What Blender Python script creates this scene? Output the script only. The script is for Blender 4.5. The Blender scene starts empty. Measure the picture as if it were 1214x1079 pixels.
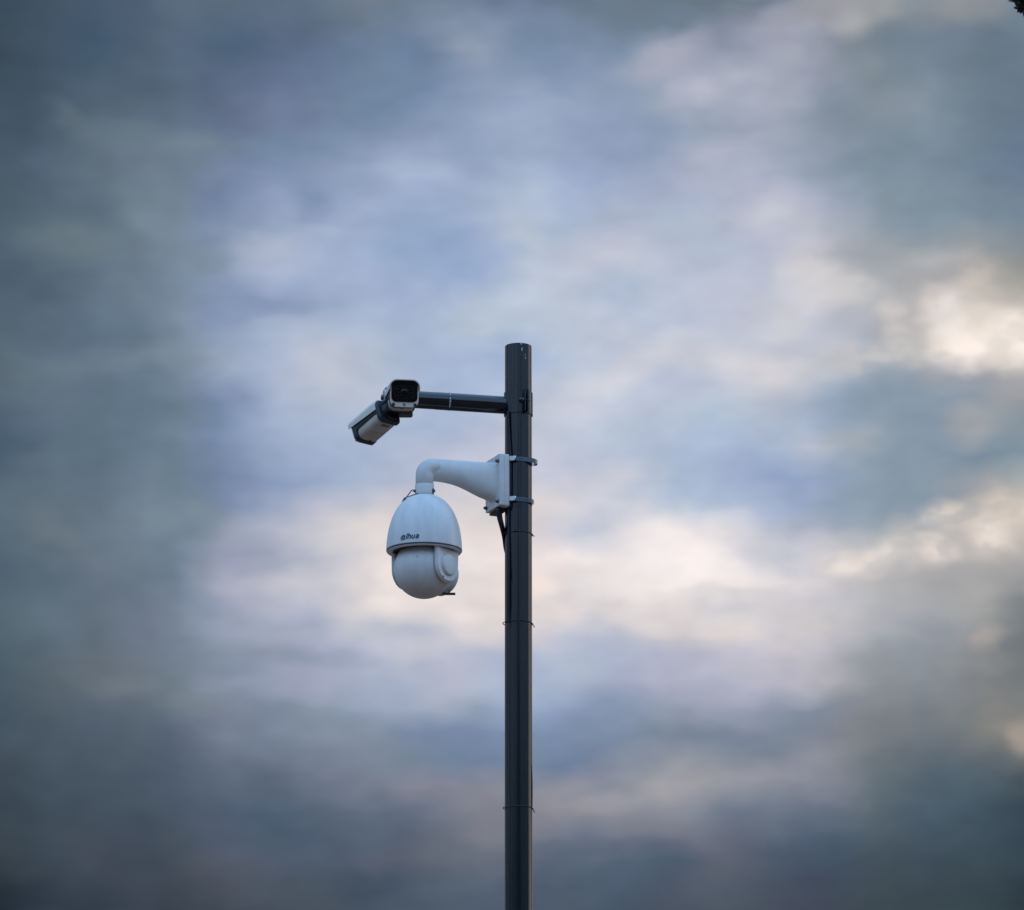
import bpy, bmesh, math, random
from mathutils import Vector, Matrix
R = math.radians
SC = bpy.context.scene
COL = SC.collection

# ------------------------------------------------------------------ camera
PITCH, CAM_Y, CAM_Z, LENS = 16.0, -11.5, 1.6, 150.97
cd = bpy.data.cameras.new('camera'); cam = bpy.data.objects.new('camera', cd); COL.objects.link(cam)
cam.location = (0, CAM_Y, CAM_Z); cam.rotation_euler = (R(90 + PITCH), 0, 0)
cd.sensor_width = 36; cd.sensor_fit = 'HORIZONTAL'; cd.lens = LENS; cd.clip_end = 20000; cd.clip_start = 0.1
SC.camera = cam
SC.render.resolution_x, SC.render.resolution_y = 1024, 910
SC.cycles.use_adaptive_sampling = True; SC.cycles.adaptive_threshold = .012; SC.cycles.adaptive_min_samples = 12

def srgb(c):
    return tuple(((v / 255) / 12.92 if v <= 10 else (((v / 255) + .055) / 1.055) ** 2.4) for v in c)

# ------------------------------------------------------------------ world: overcast evening sky
SUN_AZ, SUN_EL = 55.0, 14.0          # degrees right of the view axis (+Y), degrees up
w = bpy.data.worlds.new('World'); SC.world = w; w.use_nodes = True
NT = w.node_tree; NT.nodes.clear(); L = NT.links
def N(t, **k):
    n = NT.nodes.new(t)
    for a, b in k.items(): setattr(n, a, b)
    return n
def put(sock, v):
    if isinstance(v, bpy.types.NodeSocket): L.new(v, sock)
    else: sock.default_value = v
def M(op, a, b=None, c=None, clamp=False):
    n = N('ShaderNodeMath', operation=op, use_clamp=clamp); put(n.inputs[0], a)
    if b is not None: put(n.inputs[1], b)
    if c is not None: put(n.inputs[2], c)
    return n.outputs[0]
def SM(v, a, b, c=0., d=1., kind='SMOOTHSTEP'):
    n = N('ShaderNodeMapRange', interpolation_type=kind)
    put(n.inputs[0], v); n.inputs[1].default_value = a; n.inputs[2].default_value = b
    n.inputs[3].default_value = c; n.inputs[4].default_value = d
    return n.outputs[0]
def MIX(f, a, b, mode='MIX'):
    n = N('ShaderNodeMix', data_type='RGBA', blend_type=mode); put(n.inputs[0], f)
    put(n.inputs[6], a); put(n.inputs[7], b); return n.outputs[2]
def NOISE(vec, scale, detail, rough, dist=0.):
    n = N('ShaderNodeTexNoise'); L.new(vec, n.inputs['Vector']); n.inputs['Scale'].default_value = scale
    n.inputs['Detail'].default_value = detail; n.inputs['Roughness'].default_value = rough
    n.inputs['Distortion'].default_value = dist; return n
def RAMP(fac, stops, interp='EASE'):
    n = N('ShaderNodeValToRGB'); cr = n.color_ramp; cr.interpolation = interp; put(n.inputs[0], fac)
    while len(cr.elements) < len(stops): cr.elements.new(1.0)
    for e, (p, c) in zip(cr.elements, stops): e.position = p
    for e, (p, c) in zip(cr.elements, stops): e.color = (*c, 1)
    return n.outputs[0]

tc = N('ShaderNodeTexCoord'); nv = N('ShaderNodeVectorMath', operation='NORMALIZE'); L.new(tc.outputs['Generated'], nv.inputs[0])
D = nv.outputs[0]; sp = N('ShaderNodeSeparateXYZ'); L.new(D, sp.inputs[0])
EL = M('MULTIPLY', M('ARCSINE', sp.outputs[2]), 180 / math.pi)
AZ = M('MULTIPLY', M('ARCTAN2', sp.outputs[0], sp.outputs[1]), 180 / math.pi)
AZC = M('MULTIPLY', AZ, M('COSINE', M('MULTIPLY', EL, math.pi / 180)))
fl = N('ShaderNodeVectorMath', operation='MULTIPLY'); L.new(D, fl.inputs[0]); fl.inputs[1].default_value = (1, 1, 1.7)
DF = fl.outputs[0]
w1 = NOISE(DF, 34, 2, .5); w2 = NOISE(DF, 90, 1.5, .5)
s1 = N('ShaderNodeSeparateColor'); L.new(w1.outputs['Color'], s1.inputs[0])
s2 = N('ShaderNodeSeparateColor'); L.new(w2.outputs['Color'], s2.inputs[0])
WA, WB = .50, .40
AZW = M('ADD', AZC, M('ADD', M('MULTIPLY', M('SUBTRACT', s1.outputs[0], .5), WA), M('MULTIPLY', M('SUBTRACT', s2.outputs[0], .5), WB)))
ELW = M('ADD', EL, M('ADD', M('MULTIPLY', M('SUBTRACT', s1.outputs[1], .5), WA * .9), M('MULTIPLY', M('SUBTRACT', s2.outputs[1], .5), WB * .8)))

# the cloud bank the pole stands against: colours of its billows, one row every 0.3376 degrees of elevation from 22.07
# downwards; the columns stand at these azimuths (fractions of 6.83 degrees left to 6.83 degrees right)
COLS = [0.0000, 0.0502, 0.0997, 0.1450, 0.1780, 0.2170, 0.2647, 0.3135, 0.3624, 0.4112, 0.4600, 0.5089, 0.5577, 0.6066, 0.6554, 0.7043, 0.7531, 0.8020, 0.8501, 0.9003, 0.9498, 1.0000]
BANK = [
 [(56,78,91),(68,84,101),(72,90,109),(84,97,118),(95,111,129),(92,108,124),(96,110,130),(102,118,136),(112,124,140),(106,122,142),(106,122,146),(106,122,146),(106,122,142),(106,122,138),(108,122,136),(106,120,132),(122,132,148),(146,150,162),(148,152,156),(130,140,148),(140,145,150),(118,134,150)],
 [(58,76,90),(67,84,101),(71,90,110),(81,97,117),(90,107,126),(86,104,124),(92,108,130),(94,110,130),(108,124,144),(112,130,154),(126,142,166),(120,138,164),(116,134,158),(112,128,148),(108,126,144),(130,140,158),(156,160,176),(148,152,166),(136,145,152),(126,137,149),(123,133,143),(114,131,147)],
 [(60,74,88),(66,84,101),(70,90,111),(79,96,115),(85,103,124),(80,102,124),(88,106,130),(98,116,142),(108,128,154),(112,132,160),(146,158,180),(122,142,168),(126,144,170),(124,142,166),(158,164,182),(142,150,170),(158,164,180),(140,148,162),(125,138,147),(121,135,150),(106,121,136),(111,129,145)],
 [(61,77,91),(67,85,102),(73,93,112),(80,98,116),(87,105,125),(88,104,128),(98,114,142),(104,122,150),(112,132,158),(114,134,160),(130,148,178),(132,150,176),(132,150,178),(142,156,178),(156,166,184),(168,174,190),(160,166,182),(150,156,172),(125,139,149),(123,137,152),(105,122,137),(106,124,140)],
 [(63,82,95),(69,87,104),(78,96,113),(83,101,118),(90,108,128),(94,108,132),(108,122,150),(112,130,156),(112,134,160),(116,138,166),(138,156,184),(150,166,194),(146,162,188),(144,160,184),(162,172,190),(170,176,192),(166,172,188),(138,150,166),(130,142,154),(126,140,155),(110,127,142),(101,119,135)],
 [(66,85,98),(73,91,108),(84,102,117),(90,108,125),(96,114,133),(98,112,138),(112,126,154),(114,132,160),(118,138,166),(130,148,176),(142,160,188),(156,170,196),(146,162,190),(144,160,188),(146,162,186),(156,166,185),(158,166,182),(136,148,164),(131,144,157),(127,142,156),(112,130,145),(99,117,135)],
 [(69,87,101),(79,97,114),(93,110,125),(103,119,136),(105,122,141),(110,126,150),(114,134,160),(120,140,168),(140,156,184),(148,164,192),(146,164,192),(152,168,194),(150,166,194),(146,162,190),(150,162,186),(172,178,196),(156,166,184),(142,154,170),(128,144,159),(124,141,156),(112,131,148),(102,120,141)],
 [(73,89,104),(84,102,119),(99,115,130),(112,128,145),(112,128,147),(118,134,161),(122,142,170),(140,156,184),(146,164,192),(164,178,206),(156,172,200),(164,180,206),(152,168,198),(154,168,196),(166,174,198),(172,178,198),(164,172,192),(142,156,174),(129,146,161),(123,141,157),(114,133,151),(106,124,147)],
 [(75,92,106),(86,104,119),(96,113,128),(112,129,144),(113,130,148),(118,136,166),(140,156,186),(130,150,180),(158,174,202),(154,172,202),(164,180,206),(175,188,210),(166,180,208),(172,182,204),(170,182,204),(174,182,204),(184,188,204),(166,174,194),(138,153,167),(129,146,160),(121,139,154),(113,131,150)],
 [(78,96,109),(88,106,119),(92,110,125),(112,129,143),(114,132,149),(124,142,168),(142,158,186),(162,176,203),(156,174,203),(150,170,202),(156,174,204),(180,190,208),(168,184,208),(180,188,206),(176,188,206),(182,190,206),(194,196,208),(172,178,192),(148,160,172),(134,150,164),(128,144,158),(120,138,154)],
 [(78,96,110),(88,106,120),(96,114,130),(112,128,144),(118,136,155),(136,152,178),(170,180,202),(162,176,204),(154,174,204),(146,168,200),(152,172,204),(182,194,212),(190,196,212),(194,198,212),(184,192,210),(178,188,208),(186,190,208),(190,190,202),(163,170,178),(148,157,167),(150,157,163),(132,142,150)],
 [(78,96,112),(88,105,122),(101,118,135),(111,127,145),(123,141,162),(142,158,185),(166,178,206),(164,178,206),(160,176,206),(154,172,204),(152,172,204),(182,194,214),(190,198,214),(180,192,212),(184,194,212),(188,194,210),(186,192,208),(212,208,212),(178,181,185),(162,164,169),(171,169,168),(143,146,145)],
 [(80,98,113),(89,106,123),(100,118,135),(109,126,144),(124,141,162),(128,147,176),(138,156,186),(152,170,198),(166,182,208),(168,184,212),(178,192,213),(186,197,214),(186,196,212),(178,190,212),(184,194,212),(186,192,210),(198,200,210),(206,204,210),(181,182,187),(180,177,178),(197,191,186),(174,170,164)],
 [(83,101,114),(90,107,124),(97,117,134),(107,125,142),(124,140,160),(134,152,180),(158,172,198),(166,180,204),(170,184,208),(170,186,212),(182,194,212),(178,192,212),(190,200,216),(192,200,214),(182,192,212),(188,194,210),(200,202,212),(188,192,206),(179,181,188),(199,193,189),(225,216,208),(210,200,190)],
 [(85,103,115),(92,109,126),(96,116,133),(106,124,142),(122,139,158),(156,170,194),(164,178,204),(184,192,208),(176,188,206),(168,184,210),(168,184,212),(164,182,212),(184,196,216),(192,200,216),(204,206,216),(194,198,212),(192,196,210),(190,194,210),(169,175,185),(192,189,188),(218,212,207),(211,201,193)],
 [(88,105,116),(95,112,129),(97,116,133),(106,125,144),(119,136,155),(148,162,186),(168,180,204),(188,194,208),(178,188,206),(166,182,208),(166,184,212),(180,192,214),(192,200,216),(204,208,220),(190,198,216),(198,202,216),(208,206,212),(180,190,204),(152,164,179),(161,168,176),(177,180,185),(177,175,174)],
 [(88,104,116),(97,113,130),(97,116,133),(105,125,144),(115,133,152),(128,146,176),(162,176,202),(178,188,206),(180,190,208),(170,184,208),(168,184,212),(190,198,214),(200,204,218),(192,200,216),(186,196,214),(184,196,212),(190,196,210),(164,178,200),(140,155,174),(138,152,167),(145,154,167),(149,154,160)],
 [(80,98,114),(92,110,127),(95,114,131),(103,123,142),(112,130,149),(122,142,172),(152,168,196),(166,180,206),(172,186,210),(166,182,208),(178,188,212),(194,198,214),(188,198,214),(184,196,214),(180,192,212),(174,190,212),(176,188,208),(162,176,200),(140,156,173),(136,152,168),(135,149,164),(136,149,159)],
 [(72,92,111),(88,107,124),(93,113,129),(101,121,139),(108,127,146),(124,142,170),(144,162,190),(160,176,204),(168,182,208),(182,190,212),(190,196,214),(196,198,214),(188,196,214),(182,194,214),(174,188,212),(166,182,210),(168,184,208),(182,188,202),(140,156,172),(134,152,168),(124,143,160),(125,144,158)],
 [(81,99,116),(93,111,126),(98,116,131),(108,126,144),(110,129,146),(118,136,166),(136,154,184),(156,172,200),(168,182,206),(182,188,208),(206,204,212),(206,204,214),(200,202,216),(202,204,216),(172,188,210),(164,180,208),(150,168,200),(146,164,192),(139,156,172),(137,153,168),(146,155,164),(161,167,169)],
 [(90,106,120),(99,115,128),(103,119,133),(115,132,149),(112,131,147),(126,142,170),(154,166,192),(182,186,202),(192,194,206),(208,204,210),(216,210,212),(218,210,210),(212,210,216),(196,200,214),(182,194,212),(174,188,210),(166,180,206),(150,166,192),(138,156,172),(139,154,168),(167,166,168),(198,189,180)],
 [(89,106,120),(99,114,127),(104,119,133),(113,129,145),(115,132,149),(150,159,178),(172,178,196),(204,202,208),(222,214,212),(224,216,214),(228,218,216),(224,214,214),(192,197,212),(196,200,213),(232,226,227),(212,210,216),(198,199,212),(180,184,200),(161,171,180),(160,167,175),(178,174,173),(196,186,178)],
 [(84,103,118),(97,111,124),(104,118,133),(108,124,138),(117,133,152),(146,154,176),(160,166,186),(190,192,204),(222,216,216),(236,226,222),(232,224,222),(236,224,222),(234,226,226),(222,218,220),(250,240,238),(244,236,236),(200,202,212),(208,204,210),(190,190,191),(187,185,185),(186,181,178),(182,177,173)],
 [(83,102,117),(96,111,124),(103,117,132),(107,122,137),(119,134,153),(160,165,183),(188,188,202),(206,204,210),(228,218,216),(238,228,224),(226,218,216),(236,222,216),(214,210,212),(226,220,222),(232,226,226),(228,222,222),(220,214,216),(214,208,210),(195,192,192),(188,184,184),(181,177,175),(161,160,160)],
 [(85,103,116),(97,113,127),(101,115,129),(110,123,140),(121,135,154),(148,157,177),(176,180,196),(182,186,202),(222,216,216),(228,220,218),(232,222,220),(226,216,212),(222,214,214),(216,210,212),(222,214,214),(206,204,210),(208,204,208),(196,194,202),(178,179,184),(165,168,173),(164,164,164),(133,137,140)],
 [(85,103,114),(97,113,127),(100,114,126),(112,124,142),(121,135,153),(145,155,175),(166,172,192),(176,180,200),(190,194,206),(196,198,210),(216,210,212),(212,206,210),(190,194,210),(184,190,206),(206,202,208),(220,212,210),(206,202,206),(202,198,200),(163,167,175),(147,154,164),(149,152,155),(113,121,126)],
 [(80,98,109),(93,107,119),(101,112,124),(110,122,137),(116,130,146),(132,144,163),(142,152,172),(158,166,188),(176,182,204),(194,194,206),(180,186,206),(174,184,206),(178,188,206),(176,184,206),(180,184,204),(192,190,204),(200,196,204),(184,182,194),(154,158,165),(141,148,156),(140,143,146),(119,123,126)],
 [(75,93,105),(90,102,112),(101,111,122),(109,121,132),(112,126,139),(130,141,160),(144,154,176),(158,164,186),(160,170,192),(168,178,200),(174,182,202),(168,182,206),(166,178,200),(164,172,196),(176,178,196),(178,180,198),(180,180,196),(182,180,188),(144,149,155),(136,142,149),(131,134,137),(124,126,126)],
 [(73,89,101),(84,97,108),(92,104,117),(99,111,123),(102,115,130),(122,132,150),(126,138,158),(132,146,164),(142,156,178),(154,166,188),(152,164,184),(144,162,192),(140,156,184),(140,154,180),(152,160,180),(152,158,178),(138,148,166),(128,140,156),(135,139,145),(124,131,139),(126,129,131),(134,132,130)],
 [(70,85,98),(77,91,104),(84,97,112),(88,102,115),(92,104,121),(114,124,143),(122,134,154),(130,142,160),(130,142,162),(120,136,164),(122,140,168),(124,142,170),(120,138,166),(122,138,162),(124,138,156),(124,136,154),(124,136,152),(128,134,148),(126,130,136),(113,120,128),(121,124,124),(144,139,133)],
 [(66,79,91),(72,86,99),(77,91,105),(81,95,109),(85,98,115),(103,115,133),(112,124,142),(118,130,148),(124,136,152),(120,134,154),(112,130,156),(120,136,160),(112,130,158),(130,140,158),(136,144,158),(132,140,154),(120,130,146),(138,142,152),(114,121,128),(100,110,120),(104,112,117),(115,117,117)],
 [(61,73,84),(67,81,94),(71,85,98),(75,89,104),(79,93,110),(90,103,121),(94,106,124),(108,118,136),(118,126,142),(132,134,148),(130,134,148),(140,142,152),(140,142,156),(132,138,154),(156,156,162),(146,148,158),(134,138,150),(130,134,148),(100,112,121),(86,101,113),(84,99,110),(75,86,94)],
 [(58,70,81),(64,78,90),(68,81,94),(71,84,98),(76,89,105),(81,94,113),(80,96,116),(88,102,120),(94,106,124),(104,114,132),(124,128,140),(132,132,142),(142,142,152),(142,144,154),(134,138,150),(112,122,138),(110,120,136),(104,114,130),(88,102,113),(76,92,106),(71,89,102),(56,72,84)],
 [(59,70,80),(64,77,88),(69,79,92),(68,79,93),(75,86,99),(79,90,108),(76,92,110),(84,98,116),(84,98,114),(92,102,118),(118,122,134),(122,124,136),(116,124,140),(118,124,138),(118,122,136),(104,110,126),(92,104,120),(80,96,114),(78,92,103),(69,85,98),(66,82,94),(55,71,83)],
 [(57,67,76),(62,74,85),(68,76,89),(65,75,88),(72,82,93),(82,89,103),(80,90,106),(80,92,108),(86,94,110),(92,98,112),(98,106,120),(96,106,122),(88,102,120),(84,98,116),(78,94,112),(92,98,112),(78,90,106),(70,84,102),(69,83,94),(64,79,91),(61,77,87),(53,69,80)],
 [(45,55,64),(55,66,78),(60,69,82),(63,71,84),(65,74,85),(75,82,94),(76,86,98),(74,84,96),(66,80,96),(78,92,108),(84,98,114),(80,92,110),(78,92,110),(74,90,108),(78,88,104),(82,92,106),(72,82,96),(66,76,92),(65,78,88),(62,75,85),(59,73,82),(49,63,73)],
 [(34,44,53),(48,58,71),(52,62,75),(60,68,81),(58,66,78),(67,76,88),(70,80,92),(72,82,96),(74,86,100),(76,88,104),(80,92,108),(80,92,110),(78,90,104),(72,84,100),(74,84,98),(76,86,98),(72,80,94),(66,74,88),(62,74,82),(60,72,80),(56,70,78),(46,58,66)]]
# beyond its edges the bank goes on (folded back on itself) while it thins out into the general overcast
AZM = M('SUBTRACT', M('PINGPONG', M('ADD', AZW, 6.83), 13.66), 6.83)
ELM = M('SUBTRACT', 22.07, M('PINGPONG', M('SUBTRACT', 22.07, ELW), 12.15))
U = SM(AZM, -6.83, 6.83, 0, 1, 'LINEAR')
bank = None
for i, row in enumerate(BANK):
    c = RAMP(U, [(p, srgb(v)) for p, v in zip(COLS, row)], 'CARDINAL')
    e1 = 22.07 - .3376 * i
    bank = c if bank is None else MIX(SM(ELM, e1 + .3376, e1, kind='LINEAR'), bank, c)
# single billows and streaks in that bank: (azimuth, elevation, half width, half height, tilt, colour, strength), in degrees
BILLOWS = [
 (4.72,18.66,1.13,0.33,0,(150,156,164),0.5), (5.38,21.35,1.35,0.47,0,(108,124,140),0.5), (5.65,18.32,1.35,0.28,0,(160,160,164),0.5), (6.20,16.93,1.35,0.26,0,(150,154,164),0.7),
 (4.57,15.17,1.58,0.43,8,(140,156,172),0.6), (5.98,14.27,2.03,0.33,0,(158,158,162),0.6), (-0.72,21.45,1.25,.62,-50,(148,160,177),0.3), (-3.14,18.64,0.79,0.55,30,(176,186,206),0.42),
 (-2.63,19.34,0.40,0.30,0,(130,148,178),0.36), (2.01,21.25,0.95,0.35,20,(170,172,188),0.48), (2.40,21.51,0.50,0.30,35,(156,162,180),0.36), (2.35,20.86,0.50,0.30,0,(184,187,204),0.48),
 (3.12,20.64,0.75,0.27,-40,(176,182,200),0.31), (2.90,20.75,0.50,0.27,0,(150,162,180),0.23), (3.42,21.63,0.35,0.75,0,(164,168,184),0.42), (3.61,21.25,0.35,0.30,0,(172,176,190),0.42),
 (4.49,21.63,0.50,0.35,0,(172,172,174),0.8), (4.28,21.90,1.24,0.27,0,(164,164,166),0.52), (4.99,21.90,0.45,0.30,0,(158,160,162),0.6), (5.93,21.85,0.99,0.40,10,(148,152,156),0.6),
 (4.83,21.14,0.35,0.30,0,(140,150,160),0.5), (5.27,20.64,0.50,0.35,0,(136,148,160),0.5), (3.94,18.49,0.65,0.45,0,(216,212,214),0.48), (4.45,18.22,1.11,0.45,-25,(206,204,204),0.6),
 (5.44,18.49,0.85,0.27,0,(180,182,184),0.52), (4.45,17.77,0.65,0.40,0,(178,182,192),0.6), (3.56,17.67,0.50,0.35,0,(206,206,210),0.36), (3.17,17.19,1.09,0.32,0,(224,219,219),0.51),
 (1.52,17.05,1.04,0.37,20,(214,215,224),0.42), (2.30,17.50,0.59,0.30,0,(206,208,218),0.3), (4.72,17.23,1.74,0.40,0,(204,200,198),0.6), (5.10,16.65,2.23,0.45,0,(134,152,168),0.5),
 (6.53,16.78,0.45,0.55,0,(164,162,164),0.5), (6.07,17.43,0.69,0.59,0,(252,240,231),1), (6.71,17.42,0.59,0.59,0,(252,240,231),1), (5.81,17.83,0.59,0.50,0,(232,224,219),0.85),
 (6.26,18.00,0.40,0.85,0,(222,209,196),0.35), (5.03,17.82,0.28,0.27,0,(216,208,204),0.6), (5.10,17.49,0.30,0.27,0,(216,208,204),0.6), (6.45,17.12,0.75,0.27,0,(214,204,196),0.45),
 (6.09,16.32,0.69,0.40,0,(164,167,170),0.8), (4.59,16.13,0.69,0.32,0,(163,172,181),0.7), (2.17,14.76,1.64,0.75,0,(250,241,239),0.51), (3.06,14.53,0.99,0.30,-20,(248,238,236),0.42),
 (1.31,14.30,1.11,0.27,5,(216,212,212),0.27), (2.48,14.26,1.74,0.27,0,(222,216,216),0.27), (3.35,14.82,0.85,0.30,0,(204,204,214),0.36), (2.18,11.73,0.55,0.50,0,(166,164,168),0.42),
 (1.61,11.44,1.11,0.27,8,(158,156,164),0.27), (3.17,11.73,1.49,0.27,0,(152,152,162),0.27), (4.46,14.49,0.40,0.28,0,(232,223,216),0.85), (4.83,14.54,0.45,0.30,25,(228,219,210),0.85),
 (5.68,15.05,0.55,0.32,0,(230,219,208),0.9), (5.56,14.60,0.59,0.28,0,(228,217,208),0.9), (6.38,14.80,0.50,0.45,0,(236,224,214),0.9), (6.70,15.14,0.55,0.55,0,(220,208,196),0.85),
 (6.03,15.18,0.59,0.27,15,(214,204,194),0.52), (6.00,14.87,0.40,0.27,0,(212,202,192),0.45), (5.10,14.88,0.30,0.30,0,(198,190,184),0.6), (6.31,13.55,0.28,0.30,0,(186,174,166),.6),
 (4.99,13.71,0.85,0.27,-20,(180,180,184),0.38), (6.73,13.29,0.50,1.49,0,(112,120,124),0.4), (6.76,12.20,0.30,0.40,0,(166,154,143),0.8), (-4.50,15.12,1.11,0.27,-3,(126,142,154),0.52),
 (-5.95,14.88,0.75,0.35,-35,(110,122,130),0.5), (-6.30,14.35,0.99,0.50,0,(78,98,112),0.4), (-4.96,12.78,1.24,0.27,0,(116,126,134),0.52), (-4.15,12.72,0.50,0.35,0,(120,132,138),0.5),
 (-2.16,13.83,0.55,0.45,40,(218,213,213),0.36), (-0.89,12.96,0.75,0.30,30,(184,184,200),0.36), (-5.76,20.27,0.75,0.27,-45,(102,114,124),0.45), (-4.49,20.10,1.49,0.35,0,(118,134,146),0.6),
 (-4.72,18.92,0.50,0.27,0,(122,138,156),0.45), (-4.07,18.56,0.65,0.35,0,(126,144,158),0.6), (-4.36,17.29,1.49,0.27,0,(132,148,162),0.52), (-5.03,17.15,1.74,0.27,0,(120,134,152),0.38),
 (-6.10,17.06,0.85,0.30,0,(106,122,132),0.5), (-6.72,18.25,1.49,0.35,0,(74,92,106),0.5), (-5.14,16.50,1.98,0.40,0,(92,112,128),0.5),
 (1.61,14.26,1.58,0.25,3,(250,240,236),0.75), (1.05,14.51,1.13,0.27,-8,(246,236,233),0.6), (0.93,14.17,1.01,0.22,8,(212,208,210),0.55), (0.37,14.33,0.54,0.25,0,(246,228,222),0.6),
 (2.62,14.42,1.35,0.20,-6,(250,241,238),0.6), (2.40,14.17,1.35,0.17,0,(224,218,218),0.5), (3.63,14.55,0.90,0.25,-20,(196,198,210),0.5), (2.17,13.72,2.48,0.22,-14,(222,213,212),0.5),
 (1.05,13.35,1.35,0.25,0,(172,182,203),0.4), (-1.43,14.31,0.77,0.35,20,(242,231,226),0.6), (-2.33,14.06,0.90,0.22,0,(206,203,209),0.4), (-0.53,13.97,0.59,0.22,0,(236,226,221),0.5),
 (-1.54,13.65,0.90,0.22,-5,(180,186,203),0.45), (-3.00,14.31,1.01,0.22,10,(194,193,204),0.45), (-3.12,13.69,1.35,0.25,0,(154,164,185),0.4), (-2.78,13.27,1.35,0.22,0,(138,150,170),0.5),
 (-3.00,12.84,1.58,0.20,-6,(152,160,182),0.5), (-2.10,12.45,1.35,0.22,4,(132,144,163),0.4), (-5.71,18.70,1.13,0.45,0,(110,125,133),0.6), (2.40,20.83,0.50,0.30,0,(184,187,203),0.6),
 (2.85,20.99,0.68,0.22,10,(178,182,197),0.5), (1.95,21.28,0.59,0.27,20,(172,174,190),0.5), (2.96,20.38,0.90,0.22,0,(150,161,181),0.4), (1.72,20.27,1.35,0.25,0,(142,158,186),0.4),
 (-1.32,19.76,1.13,0.22,0,(166,180,206),0.5), (-0.98,19.43,1.35,0.22,-6,(150,168,198),0.4), (-0.53,18.70,1.58,0.25,0,(148,168,201),0.4), (-0.08,17.79,1.35,0.27,0,(184,196,213),0.4),
 (-3.45,17.85,1.35,0.22,6,(130,148,180),0.5), (2.85,12.28,2.03,0.20,0,(120,132,150),0.5), (1.05,11.66,1.58,0.22,6,(146,148,158),0.4), (3.30,11.66,1.13,0.20,0,(152,153,163),0.45),
 (1.50,11.40,1.13,0.17,8,(158,157,165),0.5), (0.93,10.71,1.80,0.22,0,(86,100,119),0.4), (-1.99,10.37,1.80,0.22,4,(68,82,98),0.4), (-2.89,10.82,1.80,0.25,0,(74,90,109),0.4)]
brk = SM(NOISE(DF, 140, 1.5, .5).outputs[0], .36, .62, .45, 1.1)
pos = N('ShaderNodeCombineXYZ'); L.new(AZM, pos.inputs[0]); L.new(ELM, pos.inputs[1])
for a, e, hw, hh, tl, c, s in BILLOWS:
    mp = N('ShaderNodeMapping', vector_type='TEXTURE'); L.new(pos.outputs[0], mp.inputs[0])
    mp.inputs[1].default_value = (a, e, 0); mp.inputs[2].default_value = (0, 0, R(tl)); mp.inputs[3].default_value = (hw, hh, 1)
    gd = N('ShaderNodeTexGradient', gradient_type='SPHERICAL'); L.new(mp.outputs[0], gd.inputs[0])
    fac = SM(gd.outputs[1], 0, .95, 0, s)
    if sum(c) > 560 and a > 3.4: fac = M('MULTIPLY', fac, brk, clamp=True)
    bank = MIX(fac, bank, (*srgb(c), 1))
# mottling of the cloud, two sizes
m1 = NOISE(DF, 55, 1.5, .5); m2 = NOISE(DF, 130, 1, .5)
mot = M('ADD', M('MULTIPLY', M('SUBTRACT', m1.outputs[0], .5), .22), M('MULTIPLY', M('SUBTRACT', m2.outputs[0], .5), .18))
mc = N('ShaderNodeCombineColor'); L.new(M('ADD', 1, mot), mc.inputs[0]); L.new(M('MULTIPLY_ADD', mot, .92, 1), mc.inputs[1]); L.new(M('MULTIPLY_ADD', mot, .80, 1), mc.inputs[2])
bank = MIX(1, bank, mc.outputs[0], 'MULTIPLY')
# the rest of the overcast: the same layered cloud all the way round, lighter overhead, darker to the horizon
g1 = NOISE(DF, 5.5, 6, .55, .4)
gen = RAMP(g1.outputs[0], [(.25, srgb((82,96,116))), (.40, srgb((118,136,160))), (.50, srgb((152,168,194))), (.60, srgb((178,188,206))), (.74, srgb((236,227,224)))])
EL01 = SM(EL, 0, 90, 0, 1, 'LINEAR')
lift_rear = RAMP(EL01, [(0, (.22,.22,.23)), (.11, (.30,.30,.32)), (.19, (1.05,1.25,1.42)), (.27, (1.85,2.4,2.75)), (.5, (2.1,3.1,3.9)), (1, (2.0,3.1,4.0))], 'LINEAR')
lift_sunset = RAMP(EL01, [(0, (.22,.22,.23)), (.08, (.30,.30,.31)), (.13, (.48,.48,.48)), (.19, (.66,.66,.66)), (.27, (.70,.71,.72)), (.5, (1.1,1.4,1.7)), (1, (2.0,3.1,4.0))], 'LINEAR')
REAR = SM(sp.outputs[1], .75, -.35, 0, 1)          # thick cloud towards the sunset, thinner and bluer behind the viewer
lift = MIX(REAR, lift_sunset, lift_rear)
gen = MIX(1, gen, lift, 'MULTIPLY')
sky = N('ShaderNodeTexSky', sky_type='NISHITA'); sky.sun_disc = False
sky.sun_elevation = R(SUN_EL); sky.sun_rotation = R(SUN_AZ)
skyc = N('ShaderNodeVectorMath', operation='SCALE'); L.new(sky.outputs[0], skyc.inputs[0]); skyc.inputs[3].default_value = 1.0
edge = M('MAXIMUM', M('DIVIDE', M('SUBTRACT', M('ABSOLUTE', AZW), 6.95), 6.5), M('DIVIDE', M('SUBTRACT', M('ABSOLUTE', M('SUBTRACT', ELW, 16)), 6.25), 4.5))
rag = M('MULTIPLY', M('SUBTRACT', NOISE(DF, 14, 3, .5).outputs[0], .5), M('MULTIPLY', M('MULTIPLY', edge, 4, clamp=True), 1.8))
inside = SM(M('ADD', edge, rag), 0, 1, 1, 0)
cloud = MIX(inside, gen, bank)
b_sky = N('ShaderNodeBackground'); L.new(skyc.outputs[0], b_sky.inputs[0]); b_sky.inputs[1].default_value = .14
b_cl = N('ShaderNodeBackground'); L.new(cloud, b_cl.inputs[0]); b_cl.inputs[1].default_value = 1.0
gap = SM(NOISE(DF, 4.0, 5, .55).outputs[0], .42, .66, .05, .45)
thin = M('MULTIPLY', M('MULTIPLY', M('SUBTRACT', 1, inside), gap), M('MULTIPLY_ADD', REAR, .8, .2))
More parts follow.
